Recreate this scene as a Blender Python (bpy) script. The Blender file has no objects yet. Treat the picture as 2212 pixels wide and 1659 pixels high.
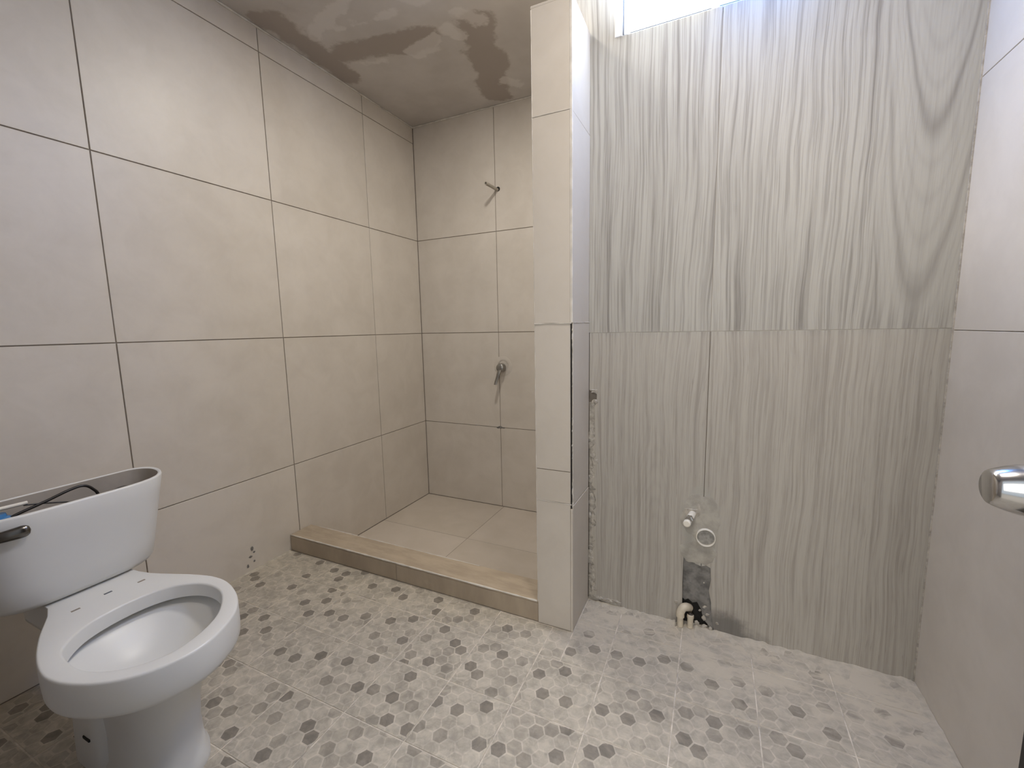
import bpy, bmesh, math, random
from mathutils import Vector, Matrix
from mathutils.geometry import tessellate_polygon
PI = math.pi
S = bpy.context.scene
C = S.collection

# ------------------------------------------------------------------ camera
cam_data = bpy.data.cameras.new('camera')
cam_data.sensor_fit = 'HORIZONTAL'
cam_data.sensor_width = 36.0
cam_data.lens = 930.03 / 2212 * 36.0
cam_data.clip_start = 0.01
cam = bpy.data.objects.new('camera', cam_data)
C.objects.link(cam)
YAW, PITCH, ROLL = -0.43923, -0.12891, -0.01932
cy, sy, cp, sp = math.cos(YAW), math.sin(YAW), math.cos(PITCH), math.sin(PITCH)
fwd = Vector((sy*cp, cy*cp, sp))
rgt = Vector((cy, -sy, 0))
upv = rgt.cross(fwd)
cr, sr = math.cos(ROLL), math.sin(ROLL)
r2 = cr*rgt + sr*upv
u2 = -sr*rgt + cr*upv
cam.matrix_world = Matrix(((r2.x, u2.x, -fwd.x, 1.7861), (r2.y, u2.y, -fwd.y, -2.3877),
                           (r2.z, u2.z, -fwd.z, 1.0268), (0, 0, 0, 1)))
S.camera = cam

# ------------------------------------------------------------------ world, lights, exposure
W = bpy.data.worlds.new('sky')
S.world = W
W.use_nodes = True
bg = W.node_tree.nodes['Background']
bg.inputs[0].default_value = (0.80, 0.90, 1.0, 1)
bg.inputs[1].default_value = 0.8

def area(name, loc, target, sx, sy_, power, col, spread=180):
    l = bpy.data.lights.new(name, 'AREA')
    l.shape = 'RECTANGLE'; l.size = sx; l.size_y = sy_
    l.energy = power; l.color = col; l.spread = math.radians(spread)
    o = bpy.data.objects.new(name, l); C.objects.link(o)
    o.location = loc
    o.rotation_euler = (Vector(target)-Vector(loc)).to_track_quat('-Z', 'Y').to_euler()
    return o
WINDOW_GLOW = 15.0
# ceiling lamp just above the frame
lamp = area('ceiling_lamp', (1.82, -1.66, 2.280), (1.82, -1.66, 0), 0.26, 0.26, 10.5, (1.0, 0.90, 0.79))
lamp.data.shape = 'DISK'
lamp2 = area('shower_lamp', (1.04, -0.97, 2.285), (1.04, -0.97, 0), 0.16, 0.16, 11.5, (1.0, 0.94, 0.86))
lamp2.data.shape = 'DISK'
# daylight of the next room reaching the bathroom through its open doorway
area('hall_daylight', (1.55, -3.9, 1.75), (1.3, -1.0, 1.1), 1.5, 1.6, 32, (1.0, 0.91, 0.80))

S.view_settings.view_transform = 'Standard'
S.view_settings.look = 'None'
S.view_settings.exposure = 0.2
S.view_settings.gamma = 1.0
S.view_settings.use_curve_mapping = False
S.cycles.use_denoising = True
S.cycles.max_bounces = 10
S.cycles.diffuse_bounces = 7
S.cycles.sample_clamp_indirect = 8.0
GLASS_Y0, GLASS_Y1 = -0.004, -0.17   # the panes' lean into the room is added to light the wall below
# ------------------------------------------------------------------ node helpers
class NT:
    def __init__(s, name):
        s.m = bpy.data.materials.new(name); s.m.use_nodes = True
        s.t = s.m.node_tree; s.n = s.t.nodes; s.l = s.t.links
        s.b = s.n['Principled BSDF']
    def put(s, sock, v):
        if hasattr(v, 'is_output'): s.l.new(v, sock)
        elif isinstance(v, (tuple, list)):
            sock.default_value = tuple(v) + ((1,) if len(v) == 3 and sock.type == 'RGBA' else ())
        else: sock.default_value = v
    def math(s, op, a, b=0.0, c=0.0, clamp=False):
        n = s.n.new('ShaderNodeMath'); n.operation = op; n.use_clamp = clamp
        for i, v in enumerate((a, b, c)): s.put(n.inputs[i], v)
        return n.outputs[0]
    def add(s, a, b): return s.math('ADD', a, b)
    def sub(s, a, b): return s.math('SUBTRACT', a, b)
    def mul(s, a, b): return s.math('MULTIPLY', a, b)
    def pos(s):
        g = s.n.new('ShaderNodeNewGeometry')
        x = s.n.new('ShaderNodeSeparateXYZ'); s.l.new(g.outputs['Position'], x.inputs[0])
        return g.outputs['Position'], x.outputs[0], x.outputs[1], x.outputs[2]
    def vec(s, x, y, z):
        n = s.n.new('ShaderNodeCombineXYZ')
        for i, v in enumerate((x, y, z)): s.put(n.inputs[i], v)
        return n.outputs[0]
    def noise(s, v, scale, detail=3.0, rough=0.55, dist=0.0):
        n = s.n.new('ShaderNodeTexNoise'); s.put(n.inputs['Vector'], v)
        n.inputs['Scale'].default_value = scale; n.inputs['Detail'].default_value = detail
        n.inputs['Roughness'].default_value = rough; n.inputs['Distortion'].default_value = dist
        return n.outputs[0]
    def ramp(s, v, a, b, lo=0.0, hi=1.0):
        n = s.n.new('ShaderNodeMapRange'); n.interpolation_type = 'SMOOTHSTEP'; n.clamp = True
        s.put(n.inputs[0], v)
        for i, q in enumerate((a, b, lo, hi)): n.inputs[1+i].default_value = q
        return n.outputs[0]
    def mix(s, f, a, b):
        n = s.n.new('ShaderNodeMix'); n.data_type = 'RGBA'; n.clamp_factor = True
        s.put(n.inputs[0], f); s.put(n.inputs[6], a); s.put(n.inputs[7], b)
        return n.outputs[2]
    def bump(s, h, strength=0.2, dist=0.002):
        n = s.n.new('ShaderNodeBump'); n.inputs['Strength'].default_value = strength
        n.inputs['Distance'].default_value = dist; s.l.new(h, n.inputs['Height'])
        s.l.new(n.outputs[0], s.b.inputs['Normal'])
    def out(s, col=None, rough=None, metal=None, **k):
        if col is not None: s.put(s.b.inputs['Base Color'], col)
        if rough is not None: s.put(s.b.inputs['Roughness'], rough)
        if metal is not None: s.put(s.b.inputs['Metallic'], metal)
        for a, v in k.items(): s.put(s.b.inputs[a.replace('_', ' ')], v)
        return s.m

def capsule(t, x, y, a, b):
    """distance from (x,y) to segment a-b as nodes"""
    ax, ay = a; dx, dy = b[0]-ax, b[1]-ay
    L2 = dx*dx+dy*dy+1e-9
    px, py = t.sub(x, ax), t.sub(y, ay)
    h = t.math('ADD', t.mul(px, dx/L2), t.mul(py, dy/L2), clamp=True)
    qx, qy = t.sub(px, t.mul(h, dx)), t.sub(py, t.mul(h, dy))
    return t.math('SQRT', t.add(t.mul(qx, qx), t.mul(qy, qy)))

# ------------------------------------------------------------------ materials
def beige(name, c1, c2, rough=0.42):
    t = NT(name); P, x, y, z = t.pos()
    oi = t.n.new('ShaderNodeObjectInfo')
    n1 = t.noise(P, 2.3, 4, 0.6); n2 = t.noise(P, 60, 3, 0.7); n3 = t.noise(P, 9, 4, 0.65, 0.6)
    f = t.add(t.mul(n1, 0.75), t.mul(n3, 0.5))
    f = t.ramp(f, 0.35, 0.85)
    f = t.add(f, t.mul(t.sub(n2, 0.5), 0.22))
    f = t.add(f, t.mul(t.sub(oi.outputs['Random'], 0.5), 0.5))
    t.bump(n2, 0.08, 0.0008)
    return t.out(t.mix(f, c1, c2), t.add(rough, t.mul(t.sub(n3, 0.5), 0.12)))
M_TILE = beige('beige_wall_tile', (0.56, 0.515, 0.455), (0.64, 0.595, 0.535))
M_PILLAR = beige('beige_pillar_tile', (0.53, 0.485, 0.425), (0.59, 0.545, 0.485))
M_SHOWERFLOOR = beige('beige_shower_floor_tile', (0.53, 0.475, 0.405), (0.60, 0.54, 0.475))

def curb_mat():
    t = NT('tan_curb_tile'); P, x, y, z = t.pos()
    n1 = t.noise(t.vec(t.mul(x, 3), t.mul(y, 12), z), 3, 4, 0.6)
    dust = t.ramp(t.noise(t.vec(t.mul(x, 5), t.mul(y, 30), t.mul(z, 9)), 2.0, 5, 0.7), 0.60, 0.72)
    dust = t.mul(dust, t.ramp(x, 0.1, 0.75, 1.0, 0.25))
    col = t.mix(t.ramp(n1, 0.3, 0.7), (0.36, 0.295, 0.222), (0.45, 0.375, 0.285))
    col = t.mix(t.mul(dust, 0.7), col, (0.60, 0.53, 0.43))
    return t.out(col, 0.5)
M_CURB = curb_mat()

def floor_mat():
    t = NT('hexagon_print_floor_tile'); P, x, y, z = t.pos()
    a = t.n.new('ShaderNodeVertexColor'); a.layer_name = 'print'
    n1 = t.noise(P, 28, 5, 0.65, 0.8); n2 = t.noise(P, 5, 5, 0.65, 0.5); n3 = t.noise(P, 120, 3, 0.6)
    mott = t.mix(t.ramp(t.add(t.mul(n1, 0.6), t.mul(t.noise(t.vec(t.mul(x, 1.0), t.mul(y, 1.7), 3.0), 13, 6, 0.7, 0.8), 0.4)), 0.36, 0.66), (0.70, 0.70, 0.70), (1.14, 1.13, 1.12))
    mm = t.n.new('ShaderNodeMix'); mm.data_type = 'RGBA'; mm.blend_type = 'MULTIPLY'
    mm.inputs[0].default_value = 1.0
    t.l.new(a.outputs[0], mm.inputs[6]); t.l.new(mott, mm.inputs[7])
    col = mm.outputs[2]
    # dried mortar and plaster dust: heaviest along the wood-look wall and the right wall
    near = t.mul(t.ramp(y, -1.30, -0.90), t.ramp(x, 1.15, 1.5))
    nearr = t.ramp(x, 2.0, 2.36)
    nearl = t.mul(t.ramp(x, 0.12, 0.0), 0.4)
    base = t.math('MAXIMUM', t.math('MAXIMUM', near, nearr), nearl)
    wide = t.ramp(x, 0.9, 2.3, 0.06, 0.34)
    amt = t.add(t.mul(base, 0.95), t.mul(wide, 1.25))
    blot = t.ramp(t.noise(t.vec(t.mul(x, 1.0), t.mul(y, 2.2), 0), 7.0, 6, 0.68, 0.7), 0.36, 0.66)
    m = t.math('MULTIPLY', amt, t.add(t.mul(blot, 1.0), 0.12), clamp=True)
    m2 = t.mul(t.ramp(n2, 0.52, 0.74), 0.48)
    # white grout smeared unevenly over the tile edges
    def line(c, o, p):
        q = t.math('FRACT', t.add(t.mul(t.sub(c, o), 1/p), 20.5))
        return t.math('ABSOLUTE', t.sub(q, 0.5))
    gl = t.math('MINIMUM', line(x, 0.1, 0.203), line(y, -1.028, 0.2045))
    gn = t.noise(t.vec(x, y, 8.0), 24, 5, 0.7)
    m2 = t.math('MAXIMUM', m2, t.mul(t.ramp(t.sub(gl, t.mul(t.sub(gn, 0.52), 0.16)), 0.020, 0.004), 0.75))
    m = t.math('MAXIMUM', m, m2)
    col = t.mix(m, col, (0.53, 0.48, 0.395))
    t.bump(t.add(n1, t.mul(n3, 0.4)), 0.15, 0.001)
    return t.out(col, t.add(0.5, t.mul(m, 0.3)))
M_FLOOR = floor_mat()

def wood_mat():
    t = NT('grey_wood_look_tile'); P, x, y, z = t.pos()
    oi = t.n.new('ShaderNodeObjectInfo')
    zo = t.add(z, t.mul(oi.outputs['Random'], 7.0))
    w = t.mul(t.sub(t.noise(t.vec(t.mul(x, 2.5), 0, t.mul(zo, 1.3)), 1.3, 2, 0.5), 0.5), 0.055)
    xw = t.add(x, w)
    f1 = t.noise(t.vec(t.mul(xw, 130), 0, t.mul(zo, 2.0)), 1.0, 4, 0.65)
    f2 = t.noise(t.vec(t.mul(xw, 42), 3, t.mul(zo, 0.7)), 1.0, 4, 0.6)
    f3 = t.noise(t.vec(t.mul(xw, 220), 5, t.mul(zo, 9)), 1.0, 3, 0.6)
    big = t.noise(t.vec(t.mul(x, 4), 7, t.mul(z, 1.6)), 1.0, 4, 0.6)
    g = t.add(t.mul(t.ramp(f1, 0.44, 0.63), 0.58), t.mul(t.ramp(f2, 0.45, 0.70), 0.55))
    lowz = t.ramp(z, 0.98, 1.02, 1.0, 0.0)
    g = t.add(g, t.mul(t.mul(t.ramp(f3, 0.45, 0.7), 0.35), t.add(0.25, t.mul(lowz, 0.75))))
    # cathedral grain of the upper right tile and of the lower left one
    d = t.sub(xw, 2.257)
    fv = t.sub(z, t.mul(t.mul(d, d), 65.0))
    fv = t.add(fv, t.mul(t.noise(P, 7, 2, 0.5), 0.05))
    ring = t.math('POWER', t.add(t.mul(t.math('COSINE', t.mul(t.sub(fv, 1.536), 2*PI/0.417)), 0.5), 0.5), 14.0)
    ringf = t.math('POWER', t.add(t.mul(t.math('COSINE', t.mul(t.sub(fv, 1.536), 2*PI/0.093)), 0.5), 0.5), 3.0)
    ring = t.add(ring, t.mul(ringf, 0.28))
    mask = t.mul(t.mul(t.ramp(t.math('ABSOLUTE', d), 0.075, 0.115, 1, 0), t.ramp(z, 1.0, 1.1)), t.ramp(x, 2.1, 2.18))
    g = t.add(t.mul(g, t.sub(1.0, t.mul(mask, 0.75))), t.mul(t.mul(ring, mask), 0.48))
    d2 = t.sub(xw, 1.62)
    fv2 = t.add(z, t.mul(t.mul(d2, d2), 60.0))
    ring2 = t.math('POWER', t.add(t.mul(t.math('SINE', t.mul(fv2, 2*PI/0.06)), 0.5), 0.5), 2.0)
    mask2 = t.mul(t.ramp(t.math('ABSOLUTE', d2), 0.05, 0.11, 1, 0), t.mul(t.ramp(z, 0.25, 0.4), t.ramp(z, 0.75, 0.6)))
    g = t.add(g, t.mul(t.mul(ring2, mask2), 0.13))
    g = t.add(g, t.mul(t.sub(big, 0.5), 0.5))
    f4 = t.noise(t.vec(t.mul(xw, 170), 9, t.mul(zo, 11)), 1.0, 3, 0.6)
    fib = t.mul(t.ramp(f4, 0.60, 0.72), t.ramp(t.noise(t.vec(t.mul(x, 14), 2, t.mul(z, 5)), 1.0, 3, 0.6), 0.42, 0.62))
    g = t.add(g, t.mul(fib, t.add(0.15, t.mul(lowz, 0.55))))
    col = t.mix(g, (0.40, 0.388, 0.355), (0.195, 0.182, 0.165))
    col = t.mix(t.mul(lowz, 0.42), col, (0.41, 0.375, 0.33))  # lower tiles dusty beige, and lightened to offset the lamp's light higher up
    # smears of mortar round the plumbing, dirt above the floor
    n = t.mul(t.sub(t.noise(P, 16, 5, 0.65), 0.5), 1.3)
    dx, dz = t.mul(t.sub(x, 1.765), 1/0.062), t.mul(t.sub(z, 0.36), 1/0.135)
    e = t.add(t.math('SQRT', t.add(t.mul(dx, dx), t.mul(dz, dz))), n)
    col = t.mix(t.mul(t.ramp(e, 1.15, 0.75), 0.85), col, (0.36, 0.35, 0.315))
    dx, dz = t.mul(t.sub(x, 1.82), 1/0.13), t.mul(z, 1/0.075)
    e = t.add(t.math('SQRT', t.add(t.mul(dx, dx), t.mul(dz, dz))), n)
    col = t.mix(t.mul(t.ramp(e, 1.25, 0.6), 0.8), col, (0.12, 0.115, 0.108))
    e = t.add(t.ramp(x, 1.39, 1.45, 0.0, 1.0), t.mul(n, 0.6))
    col = t.mix(t.mul(t.mul(t.ramp(e, 0.6, 0.2), t.ramp(z, 0.86, 0.76)), 0.7), col, (0.40, 0.37, 0.32))
    t.bump(t.add(t.mul(f1, 1.0), f3), 0.25, 0.0015)
    return t.out(col, 0.5)
M_WOOD = wood_mat()

def ceiling_mat():
    t = NT('patchy_plaster_ceiling'); P, x, y, z = t.pos()
    wn = t.noise(P, 5.0, 5, 0.6); wn2 = t.noise(t.vec(x, y, 4.0), 14, 4, 0.65)
    n = t.add(t.mul(t.sub(wn, 0.5), 0.20), t.mul(t.sub(wn2, 0.5), 0.07))
    def patch(segs, r, soft):
        m = None
        for a, b in segs:
            d = t.add(capsule(t, x, y, a, b), n)
            q = t.ramp(d, r, r-soft)
            m = q if m is None else t.math('MAXIMUM', m, q)
        return m
    base = t.mix(t.ramp(t.noise(P, 3, 4, 0.6), 0.3, 0.7), (0.47, 0.44, 0.41), (0.56, 0.53, 0.50))
    dark = patch([((0.17, -0.73), (0.38, -0.71)), ((0.38, -0.71), (0.58, -0.68)), ((0.82, -0.63), (0.76, -0.42)),
                  ((0.76, -0.42), (0.69, -0.22)), ((0.69, -0.2), (0.66, -0.1)), ((0.08, -1.0), (0.07, -0.6))], 0.085, 0.03)
    col = t.mix(t.mul(dark, 0.85), base, (0.33, 0.285, 0.25))
    light = patch([((0.50, -0.59), (0.61, -0.63)), ((0.80, -0.72), (0.83, -0.66)), ((0.17, -0.66), (0.32, -0.60)),
                   ((0.3, -0.86), (0.55, -0.84)), ((0.70, -0.66), (0.72, -0.60)), ((0.76, -0.2), (0.8, -0.12)),
                   ((0.15, -0.88), (0.5, -1.0)), ((0.63, -0.93), (0.7, -0.86))], 0.035, 0.02)
    col = t.mix(t.mul(light, 0.6), col, (0.66, 0.63, 0.60))
    far = t.ramp(t.noise(t.vec(x, t.mul(y, 1.6), 2), 2.6, 5, 0.6, 0.5), 0.50, 0.60)
    far = t.mul(far, t.ramp(y, -0.95, -1.15))
    col = t.mix(t.mul(far, 0.6), col, (0.38, 0.335, 0.30))
    t.bump(t.add(wn, t.mul(wn2, 0.5)), 0.3, 0.004)
    return t.out(col, 0.8)
M_CEIL = ceiling_mat()

def plain(name, col, rough=0.5, metal=0.0, var=0.12, scale=25, bump=0.0, **k):
    t = NT(name); P, x, y, z = t.pos()
    n = t.noise(P, scale, 4, 0.6)
    lo = tuple(c*(1-var) for c in col); hi = tuple(min(1, c*(1+var)) for c in col)
    if bump: t.bump(n, bump, 0.003)
    return t.out(t.mix(t.ramp(n, 0.3, 0.7), lo, hi), rough, metal, **k)
M_GROUT_DARK = plain('recessed_grout', (0.26, 0.225, 0.19), 0.9)
M_GROUT_FLOOR = plain('pale_floor_grout', (0.56, 0.515, 0.45), 0.9, var=0.25)
M_CAULK = plain('white_edge_filler', (0.60, 0.57, 0.52), 0.8, bump=0.4)
M_FRONT_WALL = plain('dim_front_wall', (0.30, 0.275, 0.25), 0.9, var=0.2, scale=8)  # grey tone of the unseen front wall, chosen to cut bounce light
M_MORTAR_DARK = plain('dark_cement', (0.165, 0.160, 0.152), 0.9, var=0.35, scale=30, bump=0.6)
M_MORTAR = plain('rough_pale_mortar', (0.37, 0.345, 0.305), 0.95, var=0.25, scale=60, bump=0.5)
M_DUST = plain('plaster_residue', (0.475, 0.435, 0.365), 0.95, var=0.14, scale=30, bump=0.5)
M_CHINA = plain('white_vitreous_china', (0.66, 0.66, 0.645), 0.36, var=0.02, scale=4)
M_CHINA_IN = plain('unglazed_tank_interior', (0.40, 0.36, 0.31), 0.5, var=0.08, scale=10)
M_CHROME = plain('brushed_chrome', (0.55, 0.54, 0.53), 0.16, 1.0, var=0.04)
M_DULL_METAL = plain('dull_grey_metal', (0.30, 0.29, 0.27), 0.35, 0.9, var=0.1)
M_DARK_METAL = plain('tarnished_metal', (0.16, 0.15, 0.14), 0.25, 1.0, var=0.1)
M_PVC = plain('white_pvc', (0.72, 0.69, 0.62), 0.4, var=0.08)
M_PVC_OLD = plain('aged_beige_pvc', (0.58, 0.52, 0.42), 0.45, var=0.12)
M_PIPE = plain('beige_threaded_pipe', (0.36, 0.33, 0.28), 0.45, 0.2, var=0.15)
M_BLACK = plain('black_rubber', (0.018, 0.016, 0.016), 0.35)
M_HOLE_SHADE = plain('hole_shade', (0.012, 0.011, 0.010), 0.9)  # near-black standing in for the shade inside holes and slots
M_BLUE = plain('blue_plastic', (0.05, 0.19, 0.42), 0.4, var=0.2)
M_DOOR = plain('dark_brown_door', (0.008, 0.007, 0.0065), 0.5, var=0.3)
M_ALU = plain('white_aluminium', (0.74, 0.76, 0.80), 0.35, var=0.03)
M_SHADOWGAP = plain('grey_gasket', (0.10, 0.11, 0.13), 0.6)

def glass_mat(name, c, k):
    t = NT(name); P, x, y, z = t.pos()
    n = t.noise(P, 6, 2, 0.5)
    t.out((0.8, 0.85, 0.9), 0.4)
    t.put(t.b.inputs['Emission Color'], t.mix(n, tuple(q*0.94 for q in c), c))
    t.b.inputs['Emission Strength'].default_value = WINDOW_GLOW*k
    return t.m
# two frosted panes; the right one's blue glow added to tint the wall below
M_GLASS = glass_mat('backlit_frosted_glass', (0.78, 0.87, 1.0), 1.0)
M_GLASS_BLUE_GLOW = glass_mat('added_blue_glow_glass', (0.08, 0.33, 1.0), 1.5)

# ------------------------------------------------------------------ mesh helpers
def link(name, bm, mats, parent=None, smooth=False, origin=None, kind=None, label=None):
    me = bpy.data.meshes.new(name)
    if smooth:
        for f in bm.faces: f.smooth = True
    if origin is None:
        lo = [min(v.co[i] for v in bm.verts) for i in range(3)]
        hi = [max(v.co[i] for v in bm.verts) for i in range(3)]
        origin = Vector(((lo[0]+hi[0])/2, (lo[1]+hi[1])/2, lo[2]))
    origin = Vector(origin)
    bmesh.ops.translate(bm, verts=bm.verts[:], vec=-origin)
    bmesh.ops.recalc_face_normals(bm, faces=bm.faces[:])
    bm.to_mesh(me); bm.free()
    for m in (mats if isinstance(mats, (list, tuple)) else [mats]): me.materials.append(m)
    if smooth:
        try: me.set_sharp_from_angle(angle=math.radians(smooth if smooth > 1 else 40))
        except Exception: pass
    o = bpy.data.objects.new(name, me); C.objects.link(o)
    if parent is not None:
        o.parent = parent
        off = Vector((0, 0, 0)); q = parent
        while q is not None: off += q.location; q = q.parent
        o.location = origin - off
    else: o.location = origin
    if kind: o['kind'] = kind
    if label: o['label'] = label
    return o

def add_box(bm, lo, hi, mat=0):
    vs = [bm.verts.new((x, y, z)) for x in (lo[0], hi[0]) for y in (lo[1], hi[1]) for z in (lo[2], hi[2])]
    for q in ((0, 1, 3, 2), (4, 6, 7, 5), (0, 4, 5, 1), (2, 3, 7, 6), (0, 2, 6, 4), (1, 5, 7, 3)):
        f = bm.faces.new([vs[i] for i in q]); f.material_index = mat
    return vs
def box_bm(lo, hi, bev=0.0, seg=1):
    bm = bmesh.new(); add_box(bm, lo, hi)
    if bev: bmesh.ops.bevel(bm, geom=bm.edges[:], offset=bev, segments=seg, profile=0.5, affect='EDGES')
    return bm
def slab_with_hole(bm, lo, hi, hlo, hhi):
    """box lo-hi (thin in y) with a rectangular hole in x,z"""
    add_box(bm, lo, (hlo[0], hi[1], hi[2])); add_box(bm, (hhi[0], lo[1], lo[2]), hi)
    add_box(bm, (hlo[0], lo[1], lo[2]), (hhi[0], hi[1], hlo[1])) if hlo[1] > lo[2] else None
    add_box(bm, (hlo[0], lo[1], hhi[1]), (hhi[0], hi[1], hi[2]))
def prism(bm, pts, f0, f1):
    """pts: 2-D polygon; f0,f1 map a 2-D point to the two faces"""
    a = [bm.verts.new(f0(*p)) for p in pts]; b = [bm.verts.new(f1(*p)) for p in pts]
    bm.faces.new(a); bm.faces.new(b[::-1]); n = len(pts)
    for i in range(n): bm.faces.new([a[i], b[i], b[(i+1) % n], a[(i+1) % n]])
def loft(bm, loops, cap0=True, cap1=True, mat=0):
    rings = [[bm.verts.new(p) for p in l] for l in loops]
    n = len(rings[0])
    for r, s in zip(rings, rings[1:]):
        for i in range(n):
            f = bm.faces.new([r[i], r[(i+1) % n], s[(i+1) % n], s[i]]); f.material_index = mat
    if cap0: bm.faces.new(rings[0][::-1]).material_index = mat
    if cap1: bm.faces.new(rings[-1]).material_index = mat
def tube(bm, path, rad, seg=12, caps=True):
    path = [Vector(p) for p in path]; loops = []
    rads = rad if isinstance(rad, (list, tuple)) else [rad]*len(path)
    up = None
    for i, p in enumerate(path):
        d = (path[min(i+1, len(path)-1)] - path[max(i-1, 0)]).normalized()
        if up is None:
            up = Vector((0, 0, 1)) if abs(d.z) < 0.9 else Vector((1, 0, 0))
        a = d.cross(up).normalized(); up = a.cross(d).normalized()
        loops.append([p + rads[i]*(math.cos(2*PI*k/seg)*a + math.sin(2*PI*k/seg)*up) for k in range(seg)])
    loft(bm, loops, caps, caps)
def lathe(bm, prof, origin, axis, seg=28, cap0=True, cap1=True):
    """prof: (distance along axis, radius)"""
    axis = Vector(axis).normalized(); o = Vector(origin)
    up = Vector((0, 0, 1)) if abs(axis.z) < 0.9 else Vector((1, 0, 0))
    a = axis.cross(up).normalized(); b = a.cross(axis)
    loops = [[o + axis*d + r*(math.cos(2*PI*k/seg)*a + math.sin(2*PI*k/seg)*b) for k in range(seg)] for d, r in prof]
    loft(bm, loops, cap0, cap1)
def spline(pts, n, closed=False):
    """Catmull-Rom through pts"""
    P = [Vector(p) for p in pts]; out = []; m = len(P)
    segs = m if closed else m-1
    for i in range(segs):
        p0 = P[(i-1) % m] if closed or i > 0 else P[0]
        p1 = P[i]; p2 = P[(i+1) % m]
        p3 = P[(i+2) % m] if closed or i+2 < m else P[-1]
        for k in range(n):
            t = k/n
            out.append(0.5*((2*p1) + (p2-p0)*t + (2*p0-5*p1+4*p2-p3)*t*t + (3*p1-p0-3*p2+p3)*t**3))
    if not closed: out.append(P[-1])
    return out

rng = random.Random(7)
GAP = 0.0032
def tile(name, parent, uv0, uv1, face, thick, plane, mat, gap=GAP, tilt=0.0012, bev=0.0009):
    """a wall or floor tile; plane 'x+','y-','z+','x-' = direction its face looks, face = coordinate of the face"""
    (u0, v0), (u1, v1) = uv0, uv1
    g = gap/2; u0 += g; v0 += g; u1 -= g; v1 -= g
    s = 1 if plane[1] == '+' else -1
    ax = plane[0]
    def mp(u, v, w):
        d = face - s*w
        return {'x': (d, u, v), 'y': (u, d, v), 'z': (u, v, d)}[ax]
    bm = bmesh.new()
    cu, cv = (u0+u1)/2, (v0+v1)/2
    tu, tv = rng.uniform(-tilt, tilt), rng.uniform(-tilt, tilt)
    def w_(u, v): return (u-cu)*tu + (v-cv)*tv + 0.0004
    q = [(u0, v0), (u1, v0), (u1, v1), (u0, v1)]
    qi = [(u0+bev, v0+bev), (u1-bev, v0+bev), (u1-bev, v1-bev), (u0+bev, v1-bev)]
    loops = [[mp(u, v, thick) for u, v in q], [mp(u, v, w_(u, v)+bev) for u, v in q], [mp(u, v, w_(u, v)) for u, v in qi]]
    loft(bm, loops)
    return link(name, bm, mat, parent)

def thing(name, label, cat, loc, group=None):
    o = bpy.data.objects.new(name, None); C.objects.link(o); o.location = loc
    o['label'] = label; o['category'] = cat
    if group: o['group'] = group
    return o
def tag(o, label, cat, group=None):
    o['label'] = label; o['category'] = cat
    if group: o['group'] = group
    return o

# ------------------------------------------------------------------ room constants (metres)
ZC = 2.302            # ceiling
ZS = -0.12            # sunken shower floor
YB = 0.0              # back of the shower
YW = -0.898           # wood-look wall
XR = 2.342            # right wall
YF = -2.43            # wall with the doorway
PX0, PX1, PY0 = 1.262, 1.389, -1.095   # partition stub
ROWS = [0.4035, 1.0035, 1.6035, 2.2035]

# ------------------------------------------------------------------ walls
wl = link('wall_left', box_bm((-0.13, YF-0.12, -0.30), (-0.0040, 0.13, ZC+0.1)), M_GROUT_DARK, kind='structure')
cols = [YF, -2.248, -1.6483, -1.0356, -0.4392, YB]
for a, b in zip(cols, cols[1:]):
    low = 0.0 if b < -1.05 else ZS
    rows = [low] + ROWS + [ZC]
    for c, d in zip(rows, rows[1:]):
        tile('tile', wl, (a, c), (b, d), 0.0, 0.0038, 'x+', M_TILE, gap=0.0036)

wb = link('wall_back', box_bm((-0.004, 0.0040, -0.30), (1.39, 0.13, ZC+0.1)), M_GROUT_DARK, kind='structure')
for a, b in ((0.0, 0.578), (0.578, 1.178), (1.178, PX0)):
    rows = [ZS] + ROWS[:3] + [ZC]
    for c, d in zip(rows, rows[1:]):
        tile('tile', wb, (a, c), (b, d), YB, 0.0038, 'y-', M_TILE, gap=0.0038)

# wall between the shower and the rest, seen only from inside the shower
ws = link('wall_shower', box_bm((PX0+0.004, YW+0.135, -0.30), (1.39, 0.0038, ZC+0.1)), M_GROUT_DARK, kind='structure')
for a, b in ((YW+0.135, -0.4392), (-0.4392, YB)):
    rows = [ZS] + ROWS[:3] + [ZC]
    for c, d in zip(rows, rows[1:]):
        tile('tile', ws, (a, c), (b, d), PX0, 0.0038, 'x-', M_TILE)

# wall with the wood-look tiles and the window
WX0, WX1, WZ0, WZ1 = 1.468, 2.045, 1.926, 2.235
bm = bmesh.new()
slab_with_hole(bm, (PX0+0.004, YW+0.020, -0.30), (XR+0.13, YW+0.134, ZC+0.1), (WX0, WZ0), (WX1, WZ1))
ww = link('wall_window', bm, M_GROUT_DARK, kind='structure')
XJ, ZJ = 1.7745, 1.0050
def wood_piece(pts):
    bm = bmesh.new()
    tri = tessellate_polygon([[Vector((x, z, 0)) for x, z in pts]])
    n = len(pts)
    a = [bm.verts.new((x, YW, z)) for x, z in pts]; c = [bm.verts.new((x, YW+0.020, z)) for x, z in pts]
    for q in tri:
        bm.faces.new([a[k] for k in q]); bm.faces.new([c[k] for k in q[::-1]])
    for i in range(n): bm.faces.new([a[i], c[i], c[(i+1) % n], a[(i+1) % n]])
    return link('tile', bm, M_WOOD, ww)
g = 0.0012
wood_piece([(PX0+0.004, ZJ+g), (XJ-g/2, ZJ+g), (XJ-g/2, WZ0), (WX0, WZ0), (WX0, ZC), (PX0+0.004, ZC)])
wood_piece([(XJ+g/2, ZJ+g), (XR-0.001, ZJ+g), (XR-0.001, ZC), (WX1, ZC), (WX1, WZ0), (XJ+g/2, WZ0)])
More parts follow.
